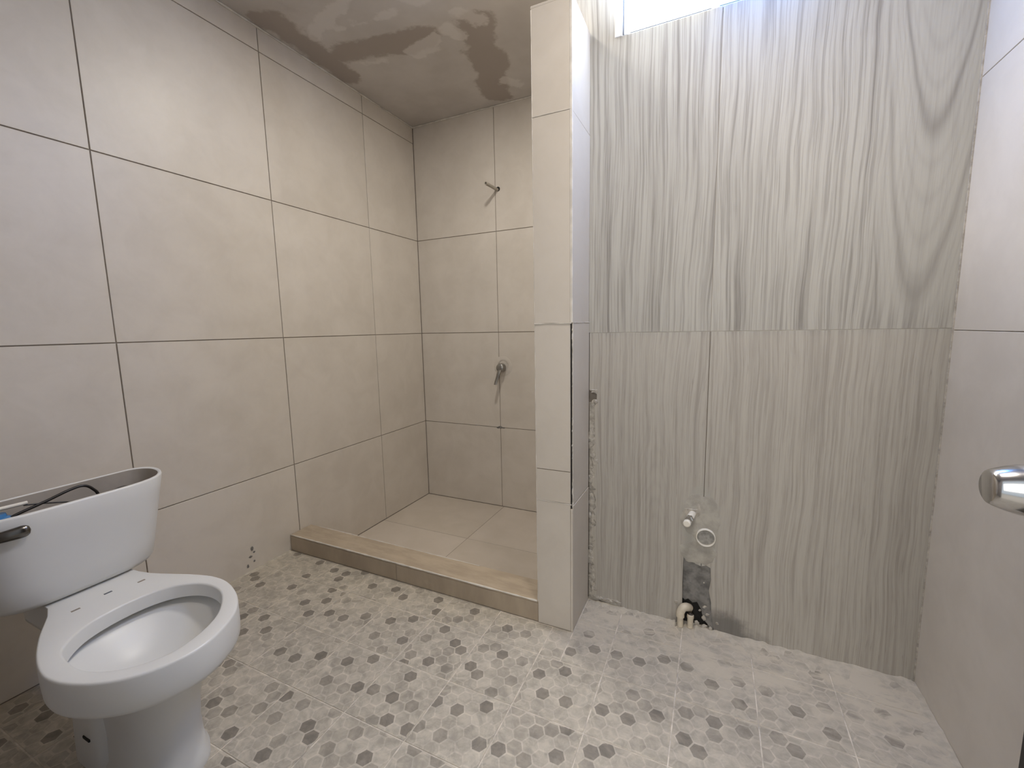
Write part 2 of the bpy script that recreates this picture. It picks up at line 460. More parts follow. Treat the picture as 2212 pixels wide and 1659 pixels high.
wood_piece([(WX0+g, WZ1), (WX1-g, WZ1), (WX1-g, ZC), (WX0+g, ZC)])
r = random.Random(3)
ragged = []
z = ZJ-g
while z > 0.03:
    k = 0.0 if z > 0.83 else r.uniform(0.0, 1.0)
    x = 1.3905 if z > 0.80 else 1.398 + 0.020*k
    if abs(z-0.775) < 0.022: x = 1.417
    if 0.62 < z < 0.75: x = 1.409 + 0.002*k
    ragged.append((x, z)); z -= 0.014 if z < 0.84 else 0.05
ragged.append((1.413, 0.012))
chase_l = [(1.7185, 0.0), (1.7195, 0.07), (1.7180, 0.15), (1.7190, 0.246), (1.735, 0.242), (1.757, 0.227), (XJ-g, 0.222)]
wood_piece(ragged + [(1.44, 0.008), (1.50, 0.0)] + chase_l + [(XJ-g, ZJ-g)])
chase_r = [(XJ+g, 0.222), (1.790, 0.228), (1.803, 0.222), (1.806, 0.18), (1.801, 0.14), (1.809, 0.10), (1.812, 0.05), (1.822, 0.0)]
wood_piece([(XJ+g, ZJ-g)] + chase_r + [(XR-0.001, 0.0), (XR-0.001, ZJ-g)])
link('grout', box_bm((XJ-g*0.45, YW+0.0009, 0.23), (XJ+g*0.45, YW+0.018, ZC-0.4)), M_GROUT_DARK, ww)
link('grout', box_bm((PX1+0.002, YW+0.0025, ZJ-g), (XR-0.002, YW+0.018, ZJ+g)), M_CAULK, ww)
# cement filling of the pipe chase, open at the bottom round the pipes
bm = bmesh.new()
prism(bm, [(1.7195, 0.246), (1.7195, 0.092), (1.728, 0.086), (1.738, 0.093), (1.752, 0.082), (1.766, 0.088), (1.78, 0.064),
           (1.787, 0.030), (1.80, 0.018), (1.81, 0.0), (1.823, 0.0), (1.812, 0.10), (1.806, 0.222), (1.79, 0.229), (1.757, 0.228)],
      lambda x, z: (x, YW+0.0045, z), lambda x, z: (x, YW+0.0195, z))
link('cement_patch', bm, M_MORTAR_DARK, ww)
link('pipe_recess', box_bm((1.7195, YW+0.0170, 0.0), (1.812, YW+0.0198, 0.09)), M_HOLE_SHADE, ww)  # dark back plate giving the recess its shade by colour
def lump(bm, c, r_, sq=(1, 1, 1), seed=0, sub=2):
    rr = random.Random(seed)
    res = bmesh.ops.create_icosphere(bm, subdivisions=sub, radius=1.0)
    ph = [rr.uniform(0, 6) for _ in range(6)]
    for v in res['verts']:
        n = v.co.copy()
        k = 1 + 0.22*math.sin(4*n.x+ph[0])*math.sin(5*n.y+ph[1]) + 0.15*math.sin(7*n.z+ph[2]) + 0.08*math.sin(11*n.x+9*n.z+ph[3])
        v.co = Vector(c) + Vector((n.x*r_*sq[0]*k, n.y*r_*sq[1]*k, n.z*r_*sq[2]*k))
link('mortar_bed', box_bm((PX1+0.0004, YW+0.0065, 0.0), (1.428, YW+0.0190, 0.758)), M_MORTAR, ww)
# broken mortar along the left edge of the wood-look tile
r = random.Random(11); i = 0
bm = bmesh.new()
z = 0.752
while z > 0.02:
    if not (0.655 < z < 0.735):
        sgn = 1.0 if (0.53 < z < 0.66 or z < 0.16 or 0.30 < z < 0.36) else 0.55
        lump(bm, (1.399+r.uniform(0, 0.014), YW+0.0065-0.002*sgn, z), r.uniform(0.010, 0.019), (0.8, 0.28, 1.1), seed=i); i += 1
    z -= r.uniform(0.009, 0.018)
lump(bm, (1.409, YW+0.001, 0.800), 0.010, (1.3, 0.4, 0.8), 91); lump(bm, (1.413, YW+0.001, 0.762), 0.008, (1, 0.5, 1.2), 92)
lump(bm, (1.395, YW-0.001, 0.335), 0.008, (0.6, 0.6, 1.8), 93)
for k in range(9): lump(bm, (1.415+0.011*k+r.uniform(-.004, .004), YW+0.001, 0.012+r.uniform(0, 0.008)), r.uniform(0.006, 0.011), (1.2, 0.5, 0.7), 40+k)
link('broken_mortar', bm, M_MORTAR, ww, smooth=True, kind='stuff')

# right wall
wr = link('wall_right', box_bm((XR+0.0040, YF-0.12, -0.30), (XR+0.13, YW+0.0198, ZC+0.1)), M_GROUT_DARK, kind='structure')
cols = [YF, -2.10, -1.50, YW]
for a, b in zip(cols, cols[1:]):
    rows = [0.0, 1.0, 1.6, 2.2, ZC]
    rows[0] = 0.0
    for c, d in zip(rows, rows[1:]):
        tile('tile', wr, (a, c), (b, d), XR, 0.0038, 'x-', M_TILE, gap=0.0016)

link('corner_filler', box_bm((XR-0.0035, YW-0.0022, 0.0), (XR+0.0039, YW+0.0005, ZC), 0.0008), M_MORTAR, wr)
# wall with the doorway behind the camera
DX0, DX1, DZ1 = 1.36, 2.165, 2.06
bm = bmesh.new()
slab_with_hole(bm, (-0.003, YF-0.12, -0.30), (XR+0.003, YF, ZC+0.1), (DX0, -0.30), (DX1, DZ1))
wf = link('wall_front', bm, M_FRONT_WALL, kind='structure')

# partition stub between shower and basin corner
ZP = 1.957
wp = link('wall_partition', box_bm((PX0+0.004, PY0+0.0075, -0.13), (PX1-0.0075, YW+0.134, ZP-0.004)), M_PILLAR, kind='structure')
fz = [0.0, 0.452, 0.561, 1.039, 1.656, ZP]
for a, b in zip(fz, fz[1:]):
    tile('tile', wp, (PX0, a), (PX1-0.0075, b), PY0, 0.0074, 'y-', M_PILLAR, gap=0.0022, tilt=0.004)
rz = [0.0, 0.446, 1.041, 1.652, ZP]
for a, b in zip(rz, rz[1:]):
    tile('tile', wp, (PY0+0.004, a), (YW-0.001, b), PX1, 0.0074, 'x+', M_PILLAR, gap=0.0022, tilt=0.004)
lz = [ZS, 0.4035, 1.0035, 1.6035, ZP]
for a, b in zip(lz, lz[1:]):
    tile('tile', wp, (PY0+0.0075, a), (YW+0.134, b), PX0, 0.0039, 'x-', M_PILLAR)
link('top_tile', box_bm((PX0, PY0, ZP-0.0038), (PX1, YW-0.001, ZP+0.003), 0.0006), M_PILLAR, wp)
# corner filler: whole above and below, crumbled to a dark crack in between
link('corner_filler', box_bm((PX1-0.0085, PY0-0.0006, 1.040), (PX1-0.0002, PY0+0.0065, ZP-0.002), 0.001), M_CAULK, wp)
link('corner_filler', box_bm((PX1-0.0080, PY0+0.0004, 0.0), (PX1-0.0004, PY0+0.0065, 0.436), 0.001), M_PILLAR, wp)
link('crack', box_bm((PX1-0.0075, PY0+0.0040, 0.437), (PX1-0.0030, PY0+0.0070, 1.039)), M_BLACK, wp)
bm = bmesh.new(); r = random.Random(5)
z = 0.45
while z < 1.03:
    if r.random() < 0.72:
        lump(bm, (PX1-0.0012+r.uniform(-0.0010, 0.0005), PY0+0.0035, z), r.uniform(0.0020, 0.0032), (0.75, 0.7, r.uniform(1.5, 5.0)), int(z*1000), 1)
    z += r.uniform(0.008, 0.028)
link('crumbled_filler', bm, M_CAULK, wp, smooth=True, kind='stuff')
def ridge(name, parent, pts, rad, mat, seed=1):
    """a thin uneven bead of filler along a line"""
    rr = random.Random(seed); bm = bmesh.new()
    pts = [Vector(p) for p in pts]; path = []; rads = []
    for a, b in zip(pts, pts[1:]):
        n = max(2, int((b-a).length/0.02))
        for k in range(n):
            path.append(a.lerp(b, k/n)); rads.append(rad*rr.uniform(0.55, 1.25))
    path.append(pts[-1]); rads.append(rad)
    tube(bm, path, rads, 6)
    return link(name, bm, mat, parent, smooth=True)
ridge('filler_bead', wp, [(PX0+0.001, PY0-0.0002, 1.0385), (PX1-0.004, PY0-0.0002, 1.0385)], 0.0018, M_CAULK, 2)
ridge('filler_bead', wp, [(PX1+0.0002, PY0+0.004, 1.0405), (PX1+0.0002, YW-0.003, 1.0415)], 0.0018, M_CAULK, 3)
ridge('filler_bead', wp, [(PX0+0.001, PY0-0.0002, 0.4525), (PX1-0.004, PY0-0.0002, 0.4515)], 0.0016, M_CAULK, 4)
ridge('filler_bead', wp, [(PX0+0.001, PY0-0.0002, 1.656), (PX1-0.004, PY0-0.0002, 1.656)], 0.0012, M_CAULK, 5)
ridge('filler_bead', wp, [(PX0+0.0005, PY0+0.0005, 0.08), (PX0+0.0005, PY0+0.0005, 1.95)], 0.0012, M_CAULK, 6)

# ceiling and its filler lines
ce = link('ceiling', box_bm((-0.003, YF-0.11, ZC), (XR+0.003, 0.003, ZC+0.09)), M_CEIL, kind='structure')
t1 = ridge('trim_1', None, [(0.003, YF+0.002, ZC-0.004), (0.003, -0.30, ZC-0.004)], 0.0045, M_CAULK, 21)
t2 = ridge('trim_2', None, [(0.003, -0.28, ZC-0.004), (0.003, -0.004, ZC-0.004), (PX0-0.004, -0.003, ZC-0.004)], 0.0045, M_CAULK, 22)
t1['kind'] = t2['kind'] = 'structure'

# ------------------------------------------------------------------ floor
HEX = {(0,0):(-0.5,-0.3,1,{(4,2):2,(5,5):2}),(0,1):(-0.1,-0.4,1,{(5,2):2,(1,3):2}),(0,2):(-0.3,-0.5,1,{(5,1):1}),(1,0):(-0.2,-0.3,1,{(3,4):2}),(1,1):(-0.1,-0.2,1,{(4,0):2,(6,0):2,(3,3):2,(5,2):2,(5,4):2}),(1,2):(0.1,-0.2,1,{(1,1):2,(1,3):2,(3,2):2}),(1,3):(0.1,-0.1,1,{(4,0):2}),(2,0):(-0.2,-0.2,1,{(2,3):2,(5,3):2}),(2,1):(-0.0,-0.5,0,{(1,3):2,(3,3):2,(5,2):2}),(2,2):(0.2,-0.5,0,{(1,3):2,(3,3):2,(5,2):2}),(2,3):(0.3,-0.4,0,{(1,3):2,(3,3):2,(5,4):2,(1,2):1,(4,1):1,(5,2):1}),(3,0):(-0.4,-0.5,1,{(1,4):2,(5,3):2,(6,4):2}),(3,1):(-0.0,-0.4,0,{(2,2):2,(4,1):2,(5,3):2,(2,4):1}),(3,2):(0.1,-0.4,0,{(2,2):2,(4,1):2,(5,3):2,(2,4):1}),(3,3):(0.3,-0.3,0,{(0,1):2,(4,2):2,(5,2):2,(3,4):2,(2,1):1,(1,2):1}),(3,4):(0.4,-0.4,0,{(1,0):2}),(4,0):(0.4,-0.4,1,{(3,3):2,(2,4):1}),(4,1):(-0.0,-0.4,0,{(2,1):2,(4,2):2,(5,2):2,(1,5):2,(3,4):2,(1,2):1,(1,4):1,(5,4):1}),(4,2):(-0.4,-0.2,1,{(1,3):2,(3,1):2,(3,3):2,(4,4):2,(6,4):2,(5,3):1}),(4,3):(0.2,-0.2,0,{(4,2):2,(2,1):1,(1,2):1}),(5,0):(-0.2,-0.1,1,{(2,3):2,(4,3):1}),(5,1):(-0.1,-0.3,0,{(3,1):2,(1,3):2,(2,4):2,(1,1):1,(5,1):1,(4,5):1,(5,3):1}),(5,2):(0.2,-0.2,0,{(0,2):2,(2,2):2,(4,1):2,(5,3):2,(2,4):1,(0,4):1}),(5,3):(0.1,-0.4,0,{(1,0):1,(3,0):1}),(6,0):(-0.4,-0.2,1,{(4,1):2,(5,3):2,(3,4):2}),(6,1):(-0.1,-0.2,1,{(1,2):2,(3,1):2,(2,3):2,(2,0):1,(4,3):2}),(6,2):(-0.3,-0.4,0,{(5,0):2,(1,3):2,(3,1):1,(4,1):1,(3,3):1,(5,2):2}),(7,0):(-0.3,-0.3,1,{(1,3):2,(3,3):2,(5,2):2,(1,4):1}),(7,1):(-0.2,-0.1,1,{(1,3):2,(3,3):2,(5,2):2,(3,1):1}),(7,2):(-0.1,-0.5,0,{(1,1):2}),(8,0):(-0.3,-0.2,1,{(3,3):2,(5,2):2,(5,4):2,(1,2):1,(4,0):1}),(8,1):(-0.1,-0.1,1,{(3,1):2,(1,3):2,(2,3):2,(1,1):1,(5,1):1}),(9,0):(-0.2,-0.1,1,{(3,3):2,(5,2):2,(5,4):2,(3,1):1,(1,2):1}),(9,1):(0.2,-0.5,1,{(2,1):2,(1,1):1}),(10,0):(-0.2,-0.1,1,{(3,3):2,(3,1):2,(5,2):2,(1,2):1}),}
VARS = [(0.0, -0.4, 0, {(2, 2): 2, (4, 1): 2, (5, 3): 2, (2, 4): 1}), (0.0, -0.4, 0, {(2, 1): 2, (4, 2): 2, (5, 2): 2, (1, 5): 2, (3, 4): 2, (1, 2): 1, (5, 4): 1}),
        (-0.2, -0.1, 1, {(1, 3): 2, (3, 3): 2, (5, 2): 2, (3, 1): 1}), (-0.1, -0.1, 1, {(3, 1): 2, (1, 3): 2, (2, 3): 2, (1, 1): 1, (5, 1): 1, (5, 4): 2})]
FX = [0.0, 0.1] + [0.1+0.203*k for k in range(1, 12)] + [XR]
FY = [YW, -1.028] + [-1.028-0.2045*k for k in range(1, 7)] + [YF-0.10]
fl = link('floor', box_bm((-0.003, YF-1.9, -0.30), (XR+0.003, -1.089, -0.0014)), M_GROUT_FLOOR, kind='structure')
link('floor_bed', box_bm((PX1-0.007, -1.0888, -0.30), (XR+0.003, YW+0.018, -0.0014)), M_GROUT_FLOOR, fl)
def clip(poly, x0, x1, y0, y1):
    for ax, lim, s in ((0, x0, 1), (0, x1, -1), (1, y0, 1), (1, y1, -1)):
        out = []
        for i in range(len(poly)):
            p, q = poly[i-1], poly[i]
            a, b = s*(p[ax]-lim) >= 0, s*(q[ax]-lim) >= 0
            if a != b:
                t = (lim-p[ax])/(q[ax]-p[ax]); out.append((p[0]+t*(q[0]-p[0]), p[1]+t*(q[1]-p[1])))
            if b: out.append(q)
        poly = out
        if len(poly) < 3: return []
    return poly
def floor_tile(i, j, x0, x1, ya, yb):
    """i,j tile index; ya > yb"""
    g = 0.0017
    bm = bmesh.new(); cl = bm.loops.layers.float_color.new('print')
    X0, X1, Y0, Y1 = x0+g, x1-g, yb+g, ya-g
    tl = 0.0005
    dz = rng.uniform(-0.0004, 0.0003)
    loops = [[(X0, Y0, -0.004), (X1, Y0, -0.004), (X1, Y1, -0.004), (X0, Y1, -0.004)],
             [(X0, Y0, dz-0.0006), (X1, Y0, dz-0.0006), (X1, Y1, dz-0.0006), (X0, Y1, dz-0.0006)],
             [(X0+tl, Y0+tl, dz), (X1-tl, Y0+tl, dz), (X1-tl, Y1-tl, dz), (X0+tl, Y1-tl, dz)]]
    loft(bm, loops)
    line = (0.52, 0.478, 0.41, 1)
    for f in bm.faces:
        for l in f.loops: l[cl] = line
    rr = random.Random(i*131+j*17)
    key = (i, j)
    du, dv, par, dk = HEX[key] if key in HEX and len(HEX[key][3]) > 1 else rr.choice(VARS)
    if key in HEX: du, dv, par, dk0 = HEX[key]; dk = dict(dk0) if len(dk0) > 1 else {**dk, **dk0}
    sx, sy2 = 0.0342, 0.0406
    ox, oy = 0.1+0.203*i, -1.028-0.2045*j
    R0 = 0.0208
    for c in range(-2, 9):
        for r_ in range(-3, 8):
            cx = ox + sx*(c+du); cyy = oy - sy2*(r_+dv+0.5*((c+par) % 2))
            poly = clip([(cx+R0*math.cos(PI/3*k), cyy+R0*math.sin(PI/3*k)) for k in range(6)], X0+tl, X1-tl, Y0+tl, Y1-tl)
            if not poly: continue
            area2 = abs(sum(poly[k-1][0]*poly[k][1]-poly[k][0]*poly[k-1][1] for k in range(len(poly))))
            if area2 < 2e-5: continue
            d = dk.get((c, r_), 0)
            if d == 0 and rr.random() < 0.10: d = 0.6
            e = rr.random()
            lightc = (0.41+0.06*e, 0.378+0.056*e, 0.322+0.047*e)
            f_ = 0 if d == 0 else (0.30 if d < 1 else (0.55 if d == 1 else 0.92))
            dark = (0.178+0.035*e, 0.160+0.033*e, 0.136+0.03*e)
            col = tuple(a*(1-f_)+b*f_ for a, b in zip(lightc, dark)) + (1,)
            f = bm.faces.new([bm.verts.new((px, py, dz+0.00012)) for px, py in poly])
            for l in f.loops: l[cl] = col
    me_o = link('tile', bm, M_FLOOR, fl)
    return me_o
for a in range(len(FX)-1):
    for b in range(len(FY)-1):
        i, j = a-1, b-1
        x0, x1, ya, yb = FX[a], FX[a+1], FY[b], FY[b+1]
        if ya > -1.0905 and x0 < PX1:
            if x1 > PX1+0.01: # row beside the partition
                floor_tile(i, j, PX1, x1, ya, max(yb, PY0)) if yb >= PY0 else None
                if yb < PY0:
                    floor_tile(i, j, PX1, x1, ya, yb)
            if yb > PY0: continue
            if x1 > PX1+0.01:
                floor_tile(i, j, x0, PX1, PY0-0.001, yb)
                continue
            ya = PY0-0.001 if x1 > PX0 else -1.0905
        if x1-x0 < 0.012: continue
        floor_tile(i, j, x0, x1, ya, yb)

# sunken shower floor
fs = link('floor_shower', box_bm((-0.003, -1.085, -0.29), (PX0+0.003, 0.003, ZS-0.0012)), M_GROUT_DARK, kind='structure')
for a, b in ((0.0, 0.590), (0.590, PX0)):
    for c, d in ((-1.06, -0.462), (-0.462, 0.0)):
        tile('tile', fs, (a, c), (b, d), ZS, 0.003, 'z+', M_SHOWERFLOOR, gap=0.0022)

# residue of plaster and mortar along the wall feet
def residue(name, path, width, height, seed, mat=M_DUST, inward=(0, -1)):
    """uneven low bank along a wall: path on the wall, inward = direction into the room"""
    rr = random.Random(seed); bm = bmesh.new()
    pts = spline([(p[0], p[1], 0) for p in path], 26)
    rows = []
    ph = [rr.uniform(0, 6.28) for _ in range(8)]
    for k, p in enumerate(pts):
        s = k/len(pts)*10
        wv = width*(0.55+0.30*math.sin(s*2.1+ph[0])+0.25*math.sin(s*5.3+ph[1])+0.18*math.sin(s*11+ph[2]))
        wv = max(0.008, wv)
        hv = height*(0.6+0.25*math.sin(s*3.3+ph[3])+0.25*math.sin(s*7.7+ph[4])+0.15*rr.uniform(-1, 1))
        row = []
        for q in range(6):
            a = q/5
            hgt = hv*(1-a)**1.6*(1+0.3*math.sin(s*9+a*9+ph[5])) if q < 5 else -0.0006
            row.append(bm.verts.new((p.x+inward[0]*wv*a, p.y+inward[1]*wv*a, max(hgt, 0.0009) if q < 5 else hgt)))
        rows.append(row)
    for r_, s_ in zip(rows, rows[1:]):
        for q in range(5): bm.faces.new([r_[q], s_[q], s_[q+1], r_[q+1]])
    for row in (rows[0], rows[-1]): bm.faces.new(row)
    o = link(name, bm, mat, fl, smooth=60, kind='stuff')
    return o
residue('mortar_residue', [(1.42, YW+0.002), (1.55, YW), (1.70, YW)], 0.050, 0.004, 1)
residue('mortar_residue', [(1.76, YW), (1.9, YW), (2.1, YW), (2.335, YW)], 0.080, 0.0055, 2)
residue('mortar_residue', [(XR, YW), (XR, -1.1), (XR, -1.4), (XR, -1.8)], 0.050, 0.005, 3, inward=(-1, 0))
residue('mortar_residue', [(0.0, -1.10), (0.0, -1.35), (0.0, -1.75)], 0.028, 0.006, 4, inward=(1, 0))
# ------------------------------------------------------------------ window (setting)
wd = bpy.data.objects.new('window_1', None); C.objects.link(wd); wd.location = (WX0, YW, WZ0); wd['kind'] = 'structure'
yo, yi = YW+0.055, YW-0.002
def bar(name, lo, hi, mat=M_ALU, bev=0.0015): return link(name, box_bm(lo, hi, bev), mat, wd)
bar('frame', (WX0, yi, WZ0), (WX0+0.022, yo, WZ1))
bar('frame', (WX1-0.022, yi, WZ0), (WX1, yo, WZ1))
bar('frame', (WX0, YW+0.004, WZ0-0.001), (WX1, yo, WZ0+0.004))
bar('frame', (WX0, yi, WZ1-0.022), (WX1, yo, WZ1))
bar('gasket', (WX0+0.022, YW+0.006, WZ0+0.004), (WX0+0.027, YW+0.03, WZ1-0.022), M_SHADOWGAP, 0.0005)
bar('sash_stile', (WX0+0.027, YW+0.002, WZ0+0.003), (WX0+0.040, YW+0.04, WZ1-0.022))
bar('sash_stile', (WX1-0.040, YW+0.002, WZ0+0.003), (WX1-0.022, YW+0.04, WZ1-0.022))
MX = 1.7545
bar('mullion', (MX-0.010, YW+0.004, WZ0+0.003), (MX+0.010, YW+0.05, WZ1-0.022))
for a, b in ((WX0+0.040, MX-0.010), (MX+0.010, WX1-0.040)):
    bm = bmesh.new()
    q = [(YW+GLASS_Y0, WZ0+0.004), (YW+GLASS_Y1, WZ1-0.022), (YW+GLASS_Y1+0.004, WZ1-0.022), (YW+GLASS_Y0+0.004, WZ0+0.004)]
    prism(bm, q, lambda y, z: (a, y, z), lambda y, z: (b, y, z))
    link('pane', bm, M_GLASS if a < MX-0.1 else M_GLASS_BLUE_GLOW, wd)

# ------------------------------------------------------------------ door standing open beside the camera
XD, YD = 2.150, -1.6955
dr = link('door_1', box_bm((XD, YF+0.002, 0.012), (XD+0.040, YD, 2.04), 0.002), M_DOOR, kind='structure')
dr['label'] = 'dark door standing open with a round chrome knob'
bm = bmesh.new()
kx, ky, kz = XD, -1.748, 0.842
lathe(bm, [(0.002, 0.012), (0.030, 0.012), (0.036, 0.0200), (0.042, 0.0255), (0.050, 0.0280), (0.058, 0.0272), (0.068, 0.0245), (0.078, 0.0205), (0.0815, 0.0185), (0.083, 0.0160)],
      (kx, ky, kz), (-1, 0, 0), 40)
link('door_knob', bm, M_CHROME, dr, smooth=35, label='round chrome door knob')
bm = bmesh.new()
lathe(bm, [(0.0, 0.033), (0.006, 0.033), (0.010, 0.028), (0.011, 0.010)], (kx, ky, kz), (-1, 0, 0), 32)
link('rosette', bm, M_CHROME, dr, smooth=35)

# ------------------------------------------------------------------ shower curb
cb = thing('shower_curb', 'low tan tiled curb across the shower opening, smeared with dry grout', 'curb', (0.63, -1.03, 0))
cz, c0, c1 = 0.077, -1.0905, -0.972
link('core', box_bm((0.0006, c0+0.008, ZS), (PX0-0.0008, c1-0.007, cz-0.008)), M_CURB, cb)
link('front_panel', box_bm((0.0006, c0, 0.0002), (0.63, c0+0.0075, cz-0.0082), 0.001), M_CURB, cb)
link('front_panel', box_bm((0.632, c0, 0.0002), (PX0-0.0008, c0+0.0075, cz-0.0082), 0.001), M_CURB, cb)
link('top_panel', box_bm((0.0006, c0, cz-0.0078), (PX0-0.0008, c1, cz), 0.0012), M_CURB, cb)
link('back_panel', box_bm((0.0006, c1-0.0068, ZS), (PX0-0.0008, c1, cz-0.0082), 0.001), M_CURB, cb)
ridge('grout_bead', cb, [(0.004, c0+0.0012, cz-0.0004), (PX0-0.004, c0+0.0012, cz-0.0004)], 0.0030, M_CAULK, 31)
ridge('grout_bead', cb, [(0.06, c1-0.0012, cz-0.0002), (0.50, c1-0.001, cz-0.0002), (PX0-0.3, c1-0.001, cz-0.0006)], 0.0024, M_CAULK, 32)

# ------------------------------------------------------------------ shower fittings
sa = thing('shower_arm_pipe', 'bare beige pipe stub sticking out of the shower back wall, high up', 'pipe', (0.594, -0.004, 1.838))
bm = bmesh.new()
L = 0.138
prof = [(0.0, 0.0088), (L*0.70, 0.0088)]
k = L*0.70
while k < L-0.004: prof += [(k+0.001, 0.0084), (k+0.0025, 0.0093)]; k += 0.003
prof += [(L, 0.0088), (L, 0.0058), (L-0.03, 0.0058)]
lathe(bm, prof, (0.594, -0.0005, 1.838), (-0.03, -1, 0.0), 20)
link('pipe', bm, M_PIPE, sa, smooth=35)
bm = bmesh.new(); lathe(bm, [(0, 0.0135), (0.0012, 0.0125)], (0.597, -0.0004, 1.842), (0, -1, 0), 14)
link('drilled_hole', bm, M_HOLE_SHADE, sa)  # dark disc in place of the hole's inner shade

sv = thing('shower_valve', 'dull grey single lever shower valve on the shower back wall, without its cover plate', 'valve', (0.605, -0.004, 0.70))
vx, vz = 0.606, 0.787
bm = bmesh.new()
lathe(bm, [(0.0, 0.019), (0.012, 0.019), (0.012, 0.0255), (0.040, 0.0265), (0.048, 0.0245), (0.052, 0.019), (0.054, 0.010)], (vx, 0.0, vz), (0, -1, 0), 28)
link('body', bm, M_DULL_METAL, sv, smooth=35)
bm = bmesh.new()
path = spline([(vx, -0.044, vz-0.004), (vx-0.004, -0.056, vz-0.030), (vx-0.010, -0.060, vz-0.055), (vx-0.018, -0.066, vz-0.082), (vx-0.021, -0.072, vz-0.100)], 6)
loops = []
for i, p in enumerate(path):
    f = i/(len(path)-1); hw = 0.013*(1-f)+0.0095*f; th = 0.007*(1-f)+0.0035*f
    loops.append([p+Vector((hw*math.cos(a), th*math.sin(a), 0.3*th*math.sin(a))) for a in [2*PI*q/12 for q in range(12)]])
loft(bm, loops)
link('lever', bm, M_DULL_METAL, sv, smooth=50)
bm = bmesh.new(); rr = random.Random(4); rings = []
N = 40
for rad, hgt in ((0.033, 0.0), (0.037, 0.0022), (0.046, 0.0018), (0.056, 0.0014), (0.062, 0.0)):
    rings.append([(vx+(rad*(1+0.07*rr.uniform(-1, 1)))*math.cos(2*PI*q/N), -0.0006-hgt*rr.uniform(0.5, 1.3), vz+0.008+(rad*(1+0.05*rr.uniform(-1, 1)))*math.sin(2*PI*q/N)) for q in range(N)])
loft(bm, rings, False, False)
link('plaster_ring', bm, M_TILE, sv, smooth=50)
bm = bmesh.new(); lump(bm, (vx-0.045, -0.0008, vz-0.002), 0.008, (0.5, 0.25, 1.2), 3, 1); 
link('chipped_hole', bm, M_MORTAR_DARK, sv)

# ------------------------------------------------------------------ basin plumbing on the wood-look wall
st = thing('stop_valve', 'small white and chrome water stop valve in the wood-look wall, above the drain pipe', 'valve', (1.741, YW, 0.39))
bx, bz = 1.742, 0.402
bm = bmesh.new()
lathe(bm, [(-0.004, 0.0115), (0.040, 0.0115), (0.042, 0.0105)], (bx, YW, bz), (-0.16, -1, -0.02), 20)
link('pipe_stub', bm, M_PVC, st, smooth=35)
bm = bmesh.new()
lathe(bm, [(0.040, 0.0095), (0.0405, 0.0125), (0.052, 0.0125), (0.053, 0.009), (0.060, 0.009), (0.061, 0.0115), (0.067, 0.0115), (0.068, 0.007)], (bx, YW, bz), (-0.16, -1, -0.02), 6)
link('nut', bm, M_CHROME, st)
bm = bmesh.new()
lathe(bm, [(0.066, 0.0060), (0.074, 0.0060), (0.075, 0.0115), (0.084, 0.0115), (0.086, 0.009)], (bx, YW, bz), (-0.16, -1, -0.02), 20)
link('cap', bm, M_PVC, st, smooth=35)
bm = bmesh.new(); lump(bm, (bx-0.003, YW, bz+0.004), 0.019, (1.2, 0.22, 1.0), 7); lump(bm, (bx+0.018, YW, bz+0.016), 0.012, (0.8, 0.25, 1.8), 8)
link('mortar_collar', bm, M_MORTAR, st, smooth=True)

def smear(name, c, rx, rz, h, seed, mat):
    rr = random.Random(seed); bm = bmesh.new(); rings = []; n = 36
    ph = [rr.uniform(0, 6.28) for _ in range(6)]
    for k, f in enumerate((1.0, 0.93, 0.7, 0.35)):
        ring = []
        for q in range(n):
            a = 2*PI*q/n
            w = 1+0.14*math.sin(2*a+ph[0])+0.06*math.sin(5*a+ph[1])+0.04*math.sin(11*a+ph[2])
            hh = 0.0 if k == 0 else h*(0.6+0.5*math.sin(3*a+k*2+ph[3])**2)
            ring.append((c[0]+rx*w*f*math.cos(a), YW-0.0001-hh, c[1]+rz*w*f*math.sin(a)))
        rings.append(ring)
    loft(bm, rings, False, True)
    return link(name, bm, mat, ww, smooth=60)
M_SMEAR = plain('grey_mortar_smear', (0.355, 0.338, 0.302), 0.9, var=0.16, scale=22, bump=0.6)
smear('mortar_smear', (1.766, 0.395), 0.052, 0.090, 0.0016, 3, M_SMEAR)
smear('mortar_smear', (1.762, 0.268), 0.050, 0.045, 0.0012, 8, M_SMEAR)

dp = thing('drain_pipe', 'round white drain pipe end set in the wood-look wall beside the stop valve', 'pipe', (1.785, YW, 0.30))
bm = bmesh.new()
lathe(bm, [(-0.018, 0.0295), (0.012, 0.0295), (0.0130, 0.0288), (0.0130, 0.0272), (0.012, 0.0265), (-0.006, 0.0265)], (1.785, YW, 0.329), (0.02, -1, 0.03), 36, True, False)
link('ring', bm, M_PVC, dp, smooth=35)
bm = bmesh.new(); lathe(bm, [(-0.004, 0.0268), (0.0035, 0.0268), (0.0050, 0.020)], (1.785, YW, 0.329), (0.02, -1, 0.03), 30)
link('plug', bm, plain('grey_cement_plug', (0.26, 0.255, 0.24), 0.9, var=0.25, scale=70, bump=0.4), dp)

